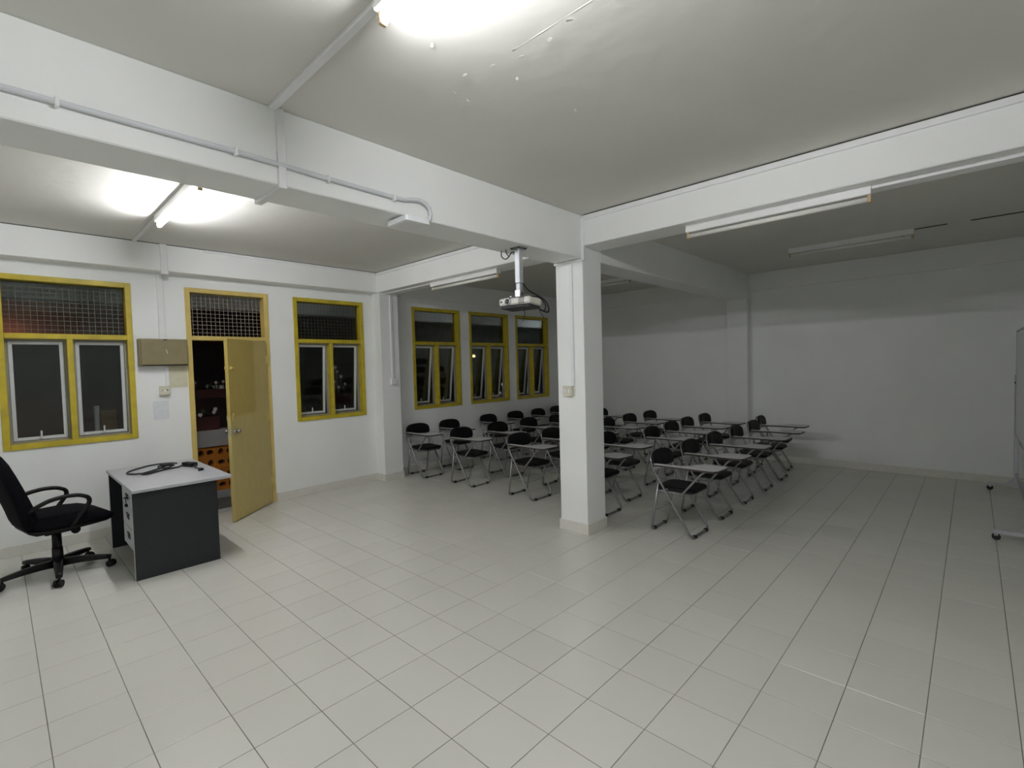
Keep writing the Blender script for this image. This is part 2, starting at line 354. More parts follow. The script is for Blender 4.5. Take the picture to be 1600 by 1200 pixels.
# ceiling flaws: flakes of peeling paint and a plaster ridge
def at_z(px, py, z):
    d = fw+r2*((px-800)/FPX)+u2*((600-py)/FPX); return CAM+d*((z-CAM.z)/d.z)
FLK = [(675, 68, .017), (711, 143, .012), (770, 100, .012), (808, 121, .014), (836, 140, .014), (859, 59, .016), (889, 29, .018), (899, 170, .012), (726, 115, .014), (815, 86, .018), (731, 155, .012)]
for px, py, r in FLK:
    p = at_z(px, py, ZC); a = random.uniform(0, PI); pts = []
    for i in range(7):
        t = 2*PI*i/7; q = r*random.uniform(.6, 1.1); pts.append((q*math.cos(t), q*.55*math.sin(t)))
    m_ = MB().prism(pts, -0.0032, -0.0025)
    m_.xf(Matrix.Translation(p-Vector((0, 0, .004))) @ Matrix.Rotation(a, 4, 'Z') @ Matrix.Rotation(.22, 4, 'Y'))
    m_.build('paint_flake', 'ceil', ceiling)
MB().loft([[(0.30, y, ZC+.001), (0.313, y, ZC-.0004+.0002*math.sin(y*31)), (0.327, y, ZC+.001)] for y in [0.12-.03*i for i in range(28)]], True).build('plaster_ridge', 'ceil', ceiling)

# ------------------------------------------------------------------ windows
def bars(parent, m, name, boxes):
    for b in boxes: MB().box(*b).build(name, m, parent)
def wire_grid(x0, x1, z0, z1, y, step, r=0.0016):
    g = MB(); n = max(2, round((x1-x0)/step)); k = max(2, round((z1-z0)/step))
    for i in range(1, n): xx = x0+(x1-x0)*i/n; g.box(xx-r, xx+r, y-r, y+r, z0, z1)
    for i in range(1, k): zz = z0+(z1-z0)*i/k; g.box(x0, x1, y+r, y+3*r, zz-r, zz+r)
    return g
FY0, FY1 = 4.988, 5.125
def window(i, x0, x1, tilt, label):
    root = thing('window_%d' % i, label, 'window', ((x0+x1)/2, YW, WZ0), kind=S)
    fwid = 0.05; z0, z1 = WZ0, WZ1; zr0, zr1 = 1.987, 2.037; xm = (x0+x1)/2
    MB().box(x0, x0+fwid, FY0, FY1, z0, z1, .003).build('jamb', 'yellow', root)
    MB().box(x1-fwid, x1, FY0, FY1, z0, z1, .003).build('jamb', 'yellow', root)
    MB().box(x0+fwid, x1-fwid, FY0, FY1, z1-fwid, z1, .003).build('head', 'yellow', root)
    MB().box(x0+fwid, x1-fwid, FY0-.004, FY1, z0, z0+fwid, .003).build('sill', 'yellow', root)
    MB().box(x0+fwid, x1-fwid, FY0+.003, FY1, zr0, zr1, .003).build('transom_rail', 'yellow', root)
    MB().box(xm-.023, xm+.023, FY0+.002, FY1, z0+fwid, zr0, .003).build('mullion', 'yellow', root)
    gl = MB().box(x0+fwid, x1-fwid, 5.080, 5.083, zr1, z1-fwid).build('transom_pane', 'glass', root)
    wire_grid(x0+fwid, x1-fwid, zr1, z1-fwid, 5.108, 0.046).build('wire_mesh', 'wire', root, kind='stuff')
    for k, (a, b) in enumerate(((x0+fwid, xm-.023), (xm+.023, x1-fwid))):
        # fixed outer rim, then the top-hung sash pushed out at the bottom
        s0, s1 = z0+fwid, zr0
        y0, y1 = (5.058, 5.086)
        rim = MB().box(a, a+.018, y0+.012, FY1-.01, s0, s1).box(b-.018, b, y0+.012, FY1-.01, s0, s1).box(a+.018, b-.018, y0+.012, FY1-.01, s1-.018, s1).box(a+.018, b-.018, y0+.012, FY1-.01, s0, s0+.018)
        rim.build('rim', 'rimgrey', root)
        a2, b2, t0, t1 = a+.020, b-.020, s0+.020, s1-.020; fr = .030
        Rm = Matrix.Translation((0, 5.09, t1)) @ Matrix.Rotation(math.radians(tilt[k]), 4, 'X') @ Matrix.Translation((0, -5.09, -t1))
        sash = MB().box(a2, a2+fr, y0+.02, y1+.02, t0, t1, .003).box(b2-fr, b2, y0+.02, y1+.02, t0, t1, .003).box(a2+fr, b2-fr, y0+.02, y1+.02, t1-fr, t1, .003).box(a2+fr, b2-fr, y0+.02, y1+.02, t0, t0+fr, .003).xf(Rm).build('sash', 'alu', root)
        MB().box(a2+fr-.004, b2-fr+.004, y0+.034, y0+.038, t0+fr-.004, t1-fr+.004).xf(Rm).build('pane', 'glass', sash)
        xh = (a2+b2)/2
        MB().box(xh-.016, xh+.016, y0+.008, y0+.02, t0+.006, t0+.026, .002).box(xh-.007, xh+.007, y0-.004, y0+.010, t0+.012, t0+.085, .003).xf(Rm).build('handle', 'alu', sash)
    return root
window(1, *WIN[0], (1.0, 2.5), 'large yellow-framed window beside the black office chair')
window(2, *WIN[1], (4.5, 4.5), 'yellow-framed window between the open door and the pilaster')
window(3, *WIN[2], (7.5, 7.5), 'first yellow-framed window past the pilaster, above the chairs')
window(4, *WIN[3], (7.5, 7.5), 'middle of the three yellow-framed windows above the chairs')
window(5, *WIN[4], (7.5, 7.5), 'yellow-framed window behind the projector, nearest the far wall')

# ------------------------------------------------------------------ door
door = thing('door_1', 'half-open ochre door with a wire mesh transom above', 'door', ((DX0+DX1)/2, YW, 0), kind=S)
MB().box(DX0, DX0+.052, FY0, FY1, 0, DZ1, .003).build('jamb', 'door', door)
MB().box(DX1-.052, DX1, FY0, FY1, 0, DZ1, .003).build('jamb', 'door', door)
MB().box(DX0+.052, DX1-.052, FY0, FY1, DZ1-.05, DZ1, .003).build('head', 'door', door)
MB().box(DX0+.052, DX1-.052, FY0+.003, FY1, 1.997, 2.047, .003).build('transom_rail', 'door', door)
wire_grid(DX0+.052, DX1-.052, 2.047, DZ1-.05, 5.108, 0.046).build('wire_mesh', 'wire', door, kind='stuff')
MB().box(DX0+.052, DX1-.052, 5.0, 5.15, -.002, .008, .002).build('threshold', 'concrete', door)
HX, HY = 1.006, 4.958; ANG = math.atan2(4.452-HY, 0.424-HX)   # direction from hinge to free edge
LW = 0.770
LM = Matrix.Translation((HX, HY, 0)) @ Matrix.Rotation(ANG, 4, 'Z')   # local x: hinge -> free edge, local y: towards the corridor side or room
leaf = MB().box(0, LW, -.038, 0.0, 0.012, 1.990, .002).build('door_leaf', 'leafdoor', None)
leaf.parent = door; leaf.matrix_local = WM[door].inverted() @ LM; WM[leaf] = LM.copy()
def lf(mb, n, m, label=None): return mb.build(n, m, leaf, local=True, label=label)
for sgn in (-1, 1):
    y0 = 0.0 if sgn > 0 else -.038
    pts = [(0.0, .030), (.006, .030), (.009, .013), (.030, .012), (.036, .022), (.046, .027), (.058, .026), (.066, .018), (.068, .004)]
    rings = [[(LW-.062+r*math.cos(2*PI*k/16), y0+sgn*h, 0.985+r*math.sin(2*PI*k/16)) for k in range(16)] for h, r in pts]
    lf(MB().loft(rings), 'door_knob', 'chrome', 'round steel door knob')
    rr = [(LW-.045+.026*math.cos(a), y0+sgn*.012, 1.135+.042*math.sin(a)) for a in [-PI/2+PI*i/10 for i in range(11)]]
    pull = MB().tube([(rr[0][0], y0, rr[0][2])]+rr+[(rr[-1][0], y0, rr[-1][2])], .0045, 6)
    lf(pull, 'pull_handle', 'door')
    lf(MB().box(LW-.085, LW-.02, y0+sgn*.001, y0+sgn*.012, 1.668, 1.682, .002).box(LW-.035, LW-.022, y0+sgn*.001, y0+sgn*.02, 1.66, 1.69, .002), 'slide_bolt', 'door')
lf(MB().box(LW-.0005, LW+.0015, -.030, -.008, .94, 1.03), 'latch_plate', 'steel')
for z in (0.22, 1.02, 1.72):
    lf(MB().cyl((-.004, 0.004, z), (-.004, 0.004, z+.10), .008, n=10).box(-.002, .035, -.001, .003, z, z+.10), 'hinge', 'door')
lf(MB().box(LW-.11, LW-.085, 0.0, .006, .115, .128, .001), 'kick_screw', 'door')

# ------------------------------------------------------------------ ceiling lamps
def lamp(name, label, x, y0, y1, zt, lit=False, cat='ceiling light', mats=None, group=None):
    """fluorescent batten along Y hanging under height zt"""
    r = thing(name, label, cat, (x, (y0+y1)/2, zt-.115), group=group)
    prof = [(-.032, 0), (.032, 0), (.032, -.052), (.028, -.056), (-.028, -.056), (-.032, -.052)]
    L = MB(); L.loft([[(x+a, y, zt+b) for a, b in prof] for y in (y0, y1)], True, False); L.build('batten', 'fixture', r)
    zt2 = zt-.081; rad = .0175
    for ye, s in ((y0, 1), (y1, -1)):
        MB().box(x-.015, x+.015, ye, ye+s*.022, zt2-.022, zt-.050, .004).build('lamp_holder', 'holder', r)
    MB().cyl((x, y0+.020, zt2), (x, y1-.020, zt2), rad, n=14).build('tube', mats or ('lit' if lit else 'tube_off'), r)
    MB().cyl((x+.018, y0+.10, zt-.050), (x+.018, y0+.10, zt-.080), .011, n=10).build('starter', 'holder', r)
    return r
lamp('fluorescent_lamp', 'lit fluorescent tube lamp on the ceiling above the desk', -.265, 2.53, 3.76, ZC, True)
lamp('fluorescent_lamp', 'lit fluorescent tube lamp cut by the top edge of the picture', -.255, -.97, .255, ZC, True)
lamp('fluorescent_lamp', 'unlit tube lamp under the cross beam right of the column', 2.605, -.865, .345, BZY)
lamp('fluorescent_lamp', 'unlit tube lamp under the cross beam above the projector', 2.605, 2.50, 3.70, BZY)
lamp('fluorescent_lamp', 'unlit tube lamp on the dark ceiling near the far wall, right', 5.62, -.87, .345, ZC)
lamp('fluorescent_lamp', 'unlit tube lamp on the dark ceiling seen just right of the column', 5.70, 2.62, 3.85, ZC)

# ------------------------------------------------------------------ trunking, conduit and switches
def trunk(label, boxes, m='pvc', name='cable_trunking', cat='cable trunking'):
    mb = MB()
    for b in boxes: mb.box(*b, .003)
    return single(name, mb, m, label, cat)
trunk('white trunking on the ceiling from the big beam to the nearest lamp', [(-.272, -.236, .255, CY0, ZC-.020, ZC)])
trunk('white trunking dropping down the big beam and under it', [(-.240, -.200, CY0-.020, CY0, BZX-.02, ZC-.002), (-.240, -.200, CY0, CY1+.02, BZX-.020, BZX), (-.240, -.200, CY1, CY1+.020, BZX, ZC-.002)])
trunk('thin trunking on the ceiling between the desk lamp and the window wall', [(-.283, -.250, 3.762, 4.82, ZC-.014, ZC)])
trunk('thin trunking on the ceiling between the big beam and the desk lamp', [(-.283, -.250, CY1+.02, 2.528, ZC-.014, ZC)])
trunk('white trunking down the wall beam above the khaki box', [(-.058, .000, 4.795, 4.82, 2.690, ZC-.003), (-.062, .004, 4.78, 4.84, 2.672, 2.700)])
trunk('white trunking from the wall beam down to the khaki box', [(-.068, -.012, 4.975, YW, 2.0, BZY)])
trunk('short white trunking between the khaki box and the socket', [(-.030, .004, 4.982, YW, 1.50, 1.712)])
trunk('lilac white trunking along the top of the right cross beam', [(CX0-.016, CX0, YR, CY0-.02, ZC-.052, ZC-.010)])
trunk('white trunking along the top of the cross beam above the projector', [(CX0-.016, CX0, CY1, 4.82, ZC-.046, ZC-.008)])
trunk('thin white trunking under the ceiling above the single window', [(0.35, 2.46, 4.808, 4.82, ZC-.034, ZC-.006)])
trunk('white trunking under the right cross beam beyond the lamp', [(2.585, 2.625, YR, -.865, BZY-.024, BZY)])
trunk('short white trunking under the cross beam by the pilaster', [(2.590, 2.622, 3.70, 4.80, BZY-.018, BZY)])
trunk('white trunking down the pilaster to a switch', [(2.665, 2.700, 4.782, 4.80, 1.475, BZY-.02)])
trunk('white trunking down the column to its switch', [(CX0-.016, CX0, 1.405, 1.438, 1.41, BZX-.024)])
trunk('white trunking round the head of the column', [(CX0-.016, CX0, 1.29, CY1+.01, BZX-.024, BZX-.002), (CX0-.018, CX0, 1.262, 1.290, BZX-.02, ZC-.03)])
# dark ceiling-edge lines; those on the cross beams are painted shadow above the trunking
def gap(label, b): single('ceiling_dark_line', MB().box(*b), 'crack', label, 'crack', kind=S)
gap('painted shadow line between the ceiling and the right cross beam', (CX0-.004, CX0, YR, CY0-.02, ZC-.009, ZC-.001))
gap('painted shadow line between the ceiling and the cross beam by the pilaster', (CX0-.004, CX0, CY1, 4.82, ZC-.007, ZC-.001))
gap('dark gap between the ceiling and the wall beam above the door', (XF, CX0-.004, 4.815, 4.82, ZC-.007, ZC-.001))
# thin surface wire on the dark ceiling
single('ceiling_wire', MB().tube([(5.63, y, ZC-.005) for y in (-.872, -1.0, -1.14)], .005, 6), 'crack', 'short thin wire touching the end of the unlit far lamp', 'wire')
single('ceiling_wire', MB().tube([(5.64, y, ZC-.005) for y in (-1.32, -1.6, YR+.002)], .005, 6), 'crack', 'thin wire on the dark ceiling at the right edge', 'wire')
# grey conduit pipe along the big beam
root = thing('conduit_pipe', 'grey plastic conduit pipe clipped along the big beam', 'conduit', (XF, CY0-.012, 2.69))
path = [(XF, 1.276, 2.700), (-1.2, 1.276, 2.700), (-.44, 1.276, 2.696), (.03, 1.276, 2.687), (.47, 1.276, 2.681), (.53, 1.274, 2.683), (.59, 1.268, 2.697), (.64, 1.262, 2.702), (.685, 1.258, 2.690), (.715, 1.258, 2.660), (.722, 1.258, 2.625), (.715, 1.262, 2.590), (.70, 1.30, 2.578)]
MB().tube(path, .0125, 10).build('pipe', 'conduit', root)
for xx, zz in ((-2.1, 2.70), (-1.08, 2.70), (-.44, 2.696), (.03, 2.687), (.455, 2.681)):
    MB().box(xx-.007, xx+.007, 1.260, CY0, zz-.022, zz+.018, .003).build('saddle_clip', 'pvc', root)

def switch(name, label, cat, c, nrm, w_, h_, m, holes):
    """surface box on a wall; nrm is '-y' or '-x'"""
    r = thing(name, label, cat, c)
    def bx(u0, u1, z0, z1, d0, d1, b=.002):
        if nrm == '-y': return MB().box(c[0]+u0, c[0]+u1, c[1]-d1, c[1]-d0, c[2]+z0, c[2]+z1, b)
        return MB().box(c[0]-d1, c[0]-d0, c[1]+u0, c[1]+u1, c[2]+z0, c[2]+z1, b)
    bx(-w_/2, w_/2, -h_/2, h_/2, 0, .034, .003).build('back_box', m, r)
    bx(-w_/2-.002, w_/2+.002, -h_/2-.002, h_/2+.002, .034, .042, .003).build('face_plate', m, r)
    for (u, z, a, b, mm, nm) in holes: bx(u-a, u+a, z-b, z+b, .041, .046, .001).build(nm, mm, r)
    return r
switch('power_socket', 'cream power socket on the wall below the khaki box', 'socket', (-.047, YW, 1.452), '-y', .09, .09, 'cream', [(-.024, 0, .004, .004, 'prjdark', 'screw'), (.024, .004, .005, .008, 'prjdark', 'socket_hole'), (0, -.004, .012, .008, 'pvc', 'rocker')])
switch('wall_switch', 'cream double switch at the end of the column trunking', 'switch', (CX0, 1.468, 1.362), '-x', .10, .09, 'cream', [(-.022, 0, .014, .020, 'pvc', 'rocker'), (.022, 0, .014, .020, 'pvc', 'rocker')])
switch('wall_switch', 'white switch at the end of the pilaster trunking', 'switch', (2.680, 4.80, 1.436), '-y', .085, .085, 'pvc', [(0, 0, .016, .022, 'fixture', 'rocker')])
# distribution box
r = thing('distribution_box', 'khaki metal fuse box mounted left of the door', 'fuse box', (-.045, YW, 1.713))
MB().box(-.262, .170, 4.915, YW, 1.715, 2.000, .004).build('body', 'khaki', r)
MB().box(-.246, .168, 4.898, 4.915, 1.727, 1.997, .004).build('door', 'khaki', r)
MB().box(-.24, .165, 4.906, 4.914, 1.719, 1.728, .001).build('lower_lip', 'plastic', r)
MB().box(-.050, -.018, 4.894, 4.899, 1.985, 1.997, .001).build('catch', 'plastic', r)
MB().prism([(-.022, 1.845), (-.014, 1.845), (-.026, 1.890), (-.031, 1.888)], 4.8972, 4.8985, 'y').build('scratch', 'cream', r)
single('wall_plate', MB().box(-.287, -.264, 4.992, YW, 1.68, 2.04, .002), 'pvc', 'narrow white strip between the nearest window and the khaki box', 'strip')
single('bare_wall_patch', MB().box(.006, .176, 4.9985, YW+.001, 1.478, 1.713), 'patch', 'pale yellow unpainted wall patch under the khaki box', 'patch')
single('faded_notice', MB().box(-.152, -.012, 4.9975, YW+.001, 1.142, 1.338).box(-.150, -.030, 4.997, 4.998, 1.148, 1.153), 'paperwhite', 'faded bluish sheet stuck on the wall below the socket', 'paper')

# access point under the big beam
r = thing('access_point', 'white wireless access point under the big beam at the end of the pipe', 'access point', (.60, 1.33, 2.545))
pl = MB().prism(rrect(.19, .22, .02, 4, .600, 1.335), 2.546, 2.577).build('housing', 'led', r)
MB().prism(rrect(.15, .18, .02, 4, .600, 1.335), 2.5445, 2.5465).build('underside_cover', 'fixture', r)
MB().box(.53, .67, 1.31, 1.42, 2.577, BZX, .002).build('mounting_plate', 'prjdark', r)
MB().box(.655, .690, 1.255, 1.285, 2.556, 2.572, .002).build('cable_port', 'prjdark', r)

# ------------------------------------------------------------------ projector
PX, PY = 1.735, 1.405
r = thing('projector_mount', 'silver ceiling pole bracket holding the projector', 'mount', (PX, PY, 2.17))
MB().box(PX-.055, PX+.055, PY-.055, PY+.055, BZX-.005, BZX, .001).build('ceiling_plate', 'steel', r)
for a in (-.04, .04):
    for b in (-.04, .04): MB().cyl((PX+a, PY+b, BZX-.005), (PX+a, PY+b, BZX-.013), .008, n=6).build('bolt', 'prjdark', r)
MB().box(PX-.026, PX+.026, PY-.026, PY+.026, 2.30, BZX-.005, .005).build('outer_pole', 'pole', r)
MB().box(PX-.021, PX+.021, PY-.021, PY+.021, 2.225, 2.30, .004).build('inner_pole', 'pole', r)
MB().box(PX-.03, PX+.03, PY-.028, PY+.028, 2.185, 2.245, .004).build('tilt_bracket', 'steel', r)
MB().cyl((PX, PY-.034, 2.215), (PX, PY+.034, 2.215), .008, n=8).build('tilt_bolt', 'prjdark', r)
MB().box(PX-.11, PX+.11, PY-.012, PY+.012, 2.177, 2.185, .001).box(PX-.012, PX+.012, PY-.12, PY+.12, 2.177, 2.185, .001).build('arm', 'steel', r)
Pm = Matrix.Translation((PX+.005, PY, 2.135)) @ Matrix.Rotation(math.radians(9), 4, 'Z') @ Matrix.Rotation(math.radians(3), 4, 'Y')
r = thing('projector', 'cream white data projector hanging from the beam', 'projector', (PX, PY, 2.10))
W2, D2 = .152, .098     # half width along Y, half depth along X
MB().box(-D2, D2, -W2, W2, -.022, .036, .012).xf(Pm).build('housing', 'prj', r)
MB().box(-D2+.014, D2-.004, -W2+.006, W2-.006, -.048, -.021, .010).xf(Pm).build('underside', 'prjdark', r)
MB().box(-D2+.03, D2-.02, -W2+.02, W2-.02, .034, .040, .002).xf(Pm).build('top_panel', 'prjdark', r)
ly, lz = .060, .007
rings = [[(-D2-d, ly+q*math.cos(2*PI*k/18), lz+q*math.sin(2*PI*k/18)) for k in range(18)] for d, q in ((-.01, .031), (.004, .031), (.010, .028), (.010, .022), (.002, .020))]
MB().loft(rings, False).xf(Pm).build('lens_ring', 'steel', r)
rings = [[(-D2-d, ly+q*math.cos(2*PI*k/18), lz+q*math.sin(2*PI*k/18)) for k in range(18)] for d, q in ((-.002, .021), (.003, .017), (.006, .009), (.0068, .002))]
MB().loft(rings).xf(Pm).build('lens', 'lens', r)
MB().cyl((-D2-.003, .124, lz), (-D2+.004, .124, lz), .009, n=12).xf(Pm).build('remote_sensor', 'prjdark', r)
for i in range(5):
    for j in range(7):
        yv = -.035-.015*i; zv = -.015+.0075*j
        if i == 0: continue
        MB().box(-D2-.0015, -D2+.004, yv-.0055, yv+.0055, zv-.0019, zv+.0019).xf(Pm).build('vent_slot', 'prjdark', r)
MB().box(-D2-.001, -D2+.003, .000, .020, .009, .014).xf(Pm).build('badge', 'steel', r)
for i in range(6): MB().box(-.06+.022*i, -.046+.022*i, -W2-.0015, -W2+.003, -.010, .022).xf(Pm).build('side_vent', 'cream', r)
def cable(label, pts, rad=.004, m='cable', n=6, name='cable', sub=5):
    P = [Vector(p) for p in pts]; out = []
    for i in range(len(P)-1):
        p0, p1, p2, p3 = P[max(i-1, 0)], P[i], P[i+1], P[min(i+2, len(P)-1)]
        for k in range(sub):
            t = k/sub; out.append((0.5*((2*p1)+(p2-p0)*t+(2*p0-5*p1+4*p2-p3)*t*t+(3*p1-p0-3*p2+p3)*t**3))[:])
    out.append(P[-1][:])
    return single(name, MB().tube(out, rad, n), m, label, 'cable')
cable('thick black cable looping from the pole behind the projector', [(PX+.03, PY-.01, 2.31), (PX+.07, PY-.035, 2.25), (PX+.13, PY-.07, 2.21), (PX+.205, PY-.10, 2.165), (PX+.235, PY-.115, 2.11), (PX+.215, PY-.125, 2.065), (PX+.17, PY-.12, 2.068), (PX+.12, PY-.11, 2.085)], .007)
cable('thin black cable across the back of the projector', [(PX+.02, PY+.0, 2.19), (PX+.08, PY-.06, 2.195), (PX+.14, PY-.10, 2.18), (PX+.19, PY-.12, 2.12), (PX+.16, PY-.125, 2.07)], .005)
cable('black cable looped at the ceiling plate of the projector pole', [(PX-.03, PY+.17, BZX-.001), (PX-.03, PY+.168, 2.545), (PX-.035, PY+.12, 2.515), (PX-.03, PY+.085, 2.53), (PX-.03, PY+.05, 2.56), (PX-.02, PY+.02, 2.555)], .0045)
cable('short black cable beside the projector ceiling plate', [(PX-.045, PY+.10, BZX-.002), (PX-.045, PY+.098, 2.56), (PX-.04, PY+.08, 2.535)], .004)
cable('thin cable end dangling below the projector', [(PX-.02, PY-.06, 2.10), (PX-.015, PY-.062, 2.07), (PX-.01, PY-.06, 2.04), (PX-.02, PY-.055, 2.01), (PX-.035, PY-.05, 1.975)], .003)
cable('second thin cable end dangling right of the projector', [(PX+.12, PY-.11, 2.085), (PX+.13, PY-.115, 2.055), (PX+.15, PY-.12, 2.03), (PX+.16, PY-.122, 2.01)], .003)

# ------------------------------------------------------------------ desk
r = thing('desk', 'grey office desk with charcoal side panels and pale top', 'desk', (-.30, 3.98, 0))
TZ = .737
MB().box(-.616, .082, 3.338, 4.585, TZ-.026, TZ, .003).build('desktop', 'desktop', r)
MB().box(-.603, -.012, 3.430, 3.455, 0, TZ-.026, .001).build('side_panel', 'deskside', r)
MB().box(-.603, -.012, 4.540, 4.565, 0, TZ-.026, .001).build('side_panel', 'deskside', r)
MB().box(-.605, -.603, 3.430, 3.455, 0, TZ-.026).box(-.605, -.603, 4.540, 4.565, 0, TZ-.026).build('edge_strip', 'drawer', r)
MB().box(-.090, -.068, 3.455, 4.540, .20, TZ-.026, .001).build('modesty_panel', 'deskside', r)
MB().box(-.585, -.092, 3.456, 3.862, .225, TZ-.027, .002).build('drawer_unit', 'deskside', r)
zz = [.228, .392, .552, .706]
for i in range(3):
    d = MB().box(-.603, -.586, 3.458, 3.860, zz[i]+.003, zz[i+1]-.003, .002).build('drawer', 'drawer', r)
    zc = (zz[i]+zz[i+1])/2+.012
    if i < 2:
        MB().box(-.606, -.602, 3.585, 3.685, zc-.024, zc+.024, .001).box(-.609, -.606, 3.582, 3.688, zc+.014, zc+.027, .001).build('handle', 'plastic', d)
    else:
        MB().box(-.606, -.602, 3.585, 3.685, zc-.020, zc+.024, .001).box(-.609, -.606, 3.582, 3.688, zc+.012, zc+.025, .001).build('handle', 'plastic', d)
        MB().cyl((-.603, 3.535, zc+.012), (-.611, 3.535, zc+.012), .011, n=12).build('lock', 'chrome', d)
        MB().box(-.640, -.611, 3.533, 3.537, zc+.007, zc+.017).box(-.628, -.624, 3.525, 3.545, zc-.035, zc+.005).cyl((-.626, 3.535, zc-.038), (-.624, 3.535, zc-.06), .010, n=8).build('key', 'plastic', d)
# adapter and cable on the desk
r = thing('power_adapter', 'black laptop power adapter lying on the desk', 'adapter', (-.03, 4.10, TZ))
am = Matrix.Translation((-.050, 4.11, TZ)) @ Matrix.Rotation(math.radians(-72), 4, 'Z')
MB().box(-.075, .075, -.032, .032, 0.001, .040, .005).xf(am).build('brick', 'plastic', r)
MB().box(-.045, .045, -.020, .020, .0395, .0405).xf(am).build('rating_label', 'prjdark', r)
MB().box(.075, .10, -.010, .010, .010, .028, .004).xf(am).build('strain_relief', 'rubber', r)
zt = TZ+.0082
P_ = [Vector(p) for p in [(-.10, 4.13, zt+.012), (-.14, 4.12, zt), (-.20, 4.10, zt), (-.26, 4.08, zt), (-.34, 4.02, zt), (-.41, 3.97, zt), (-.44, 4.02, zt), (-.36, 4.08, zt+.004), (-.27, 4.14, zt+.012), (-.21, 4.18, zt+.026), (-.25, 4.20, zt+.03), (-.29, 4.16, zt+.016), (-.24, 4.10, zt+.010), (-.18, 4.13, zt+.022), (-.20, 4.19, zt+.034), (-.27, 4.18, zt+.030), (-.22, 4.12, zt+.036), (-.17, 4.14, zt+.020), (-.19, 4.21, zt+.014), (-.26, 4.22, zt+.010)]]
cable('black adapter cord bunched in the middle of the desk', P_, .0075, sub=4)
cable('long loop of black cord on the far side of the desk', [(-.24, 4.14, zt+.02), (-.36, 4.07, zt), (-.47, 4.06, zt), (-.52, 4.14, zt), (-.50, 4.24, zt), (-.41, 4.36, zt), (-.30, 4.45, zt), (-.20, 4.46, zt), (-.13, 4.42, zt), (-.10, 4.36, zt)], .007)
cable('short black plug lead in front of the adapter', [(-.045, 4.00, zt+.012), (-.05, 3.93, zt+.006), (-.04, 3.87, zt+.003), (-.035, 3.82, zt+.004)], .006)
single('lead_plug', MB().box(-.055, -.02, 3.765, 3.82, TZ+.001, TZ+.022, .005).box(-.065, -.045, 3.755, 3.775, TZ+.001, TZ+.012, .002), 'plastic', 'small black plug near the right edge of the desk', 'plug')
cable('thin white wire on the desk beside the door', [(-.12, 4.42, zt-.0058), (-.06, 4.45, zt-.0058), (0.0, 4.42, zt-.0058), (.04, 4.44, zt-.0058)], .002, 'pvc')

# ------------------------------------------------------------------ office chair
OC = (-1.005, 4.125, 0); oa = math.radians(11)
r = thing('office_chair', 'black fabric swivel office chair facing the desk', 'chair', OC, oa)
def oc(mb, n, m): return mb.build(n, m, r, local=True)
def cushion(secs, n=5):
    """secs: (x, z_centre, half thickness, half width, corner radius, tilt) rounded rectangles across Y"""
    rings = []
    for (x, z, h, w_, rad, a) in secs:
        rings.append([(x+b*math.sin(a), y, z+b*math.cos(a)) for y, b in rrect(2*w_, 2*h, min(rad, h*.98), n)])
    return MB().loft(rings)
S_ = [(-.19, .470, .020, .17, .02, -.3), (-.175, .472, .045, .20, .04, -.25), (-.12, .474, .060, .225, .045, -.1), (-.02, .474, .060, .235, .045, 0), (.10, .474, .058, .240, .045, 0), (.19, .468, .053, .235, .045, .08), (.26, .450, .045, .225, .040, .22), (.300, .436, .034, .210, .030, .35), (.318, .428, .018, .19, .016, .45)]
oc(cushion(S_), 'seat', 'fabric')
bp = [(-.160, .425, .028, .15), (-.178, .46, .044, .19), (-.190, .51, .050, .215), (-.206, .58, .050, .225), (-.236, .68, .047, .235), (-.266, .78, .044, .240), (-.298, .88, .041, .240), (-.328, .97, .038, .230), (-.350, 1.03, .032, .205), (-.363, 1.065, .022, .17), (-.368, 1.078, .008, .13)]
rings = []
for (x, z, h, w_) in bp:
    rings.append([(x+b, y, z+.22*b) for y, b in rrect(2*w_, 2*h, h*.9, 5)])
oc(MB().loft(rings), 'backrest', 'fabric')
oc(cushion([(-.205, .425, .012, .17, .01, -.5), (-.165, .412, .018, .20, .015, -.2), (0, .408, .016, .215, .014, 0), (.18, .412, .014, .21, .012, .0), (.28, .408, .008, .19, .007, .2)]), 'seat_shell', 'plastic')
for s in (-1, 1):
    yy = s*.262
    pts = [(-.205, s*.22, .600), (-.17, yy, .635), (-.10, yy, .668), (0, yy, .682), (.09, yy, .672), (.145, yy, .640), (.150, yy, .600), (.120, yy, .555), (.08, yy, .500), (.05, yy-s*.01, .455), (.04, yy-s*.06, .425)]
    P = fillet(pts, .035, 3)
    oc(MB().tube(P, .0165, 8), 'armrest', 'plastic')
oc(MB().box(-.09, .10, -.075, .075, .352, .402, .01), 'mechanism', 'plastic')
oc(MB().cyl((.06, -.02, .365), (.10, -.02, .352), .010, n=8).sphere((.118, -.02, .345), .036, 14, 8, (.9, 1, 1)), 'tension_knob', 'plastic')
oc(MB().tube([(-.02, -.06, .350), (-.03, -.14, .335), (-.04, -.20, .300), (-.045, -.215, .285)], .006, 6), 'height_lever', 'plastic')
oc(MB().cyl((0, 0, .215), (0, 0, .358), .032, .030, 18).cyl((0, 0, .105), (0, 0, .225), .037, .035, 18), 'gas_column', 'plastic')
oc(MB().cyl((0, 0, .075), (0, 0, .135), .052, .042, 18), 'hub', 'plastic')
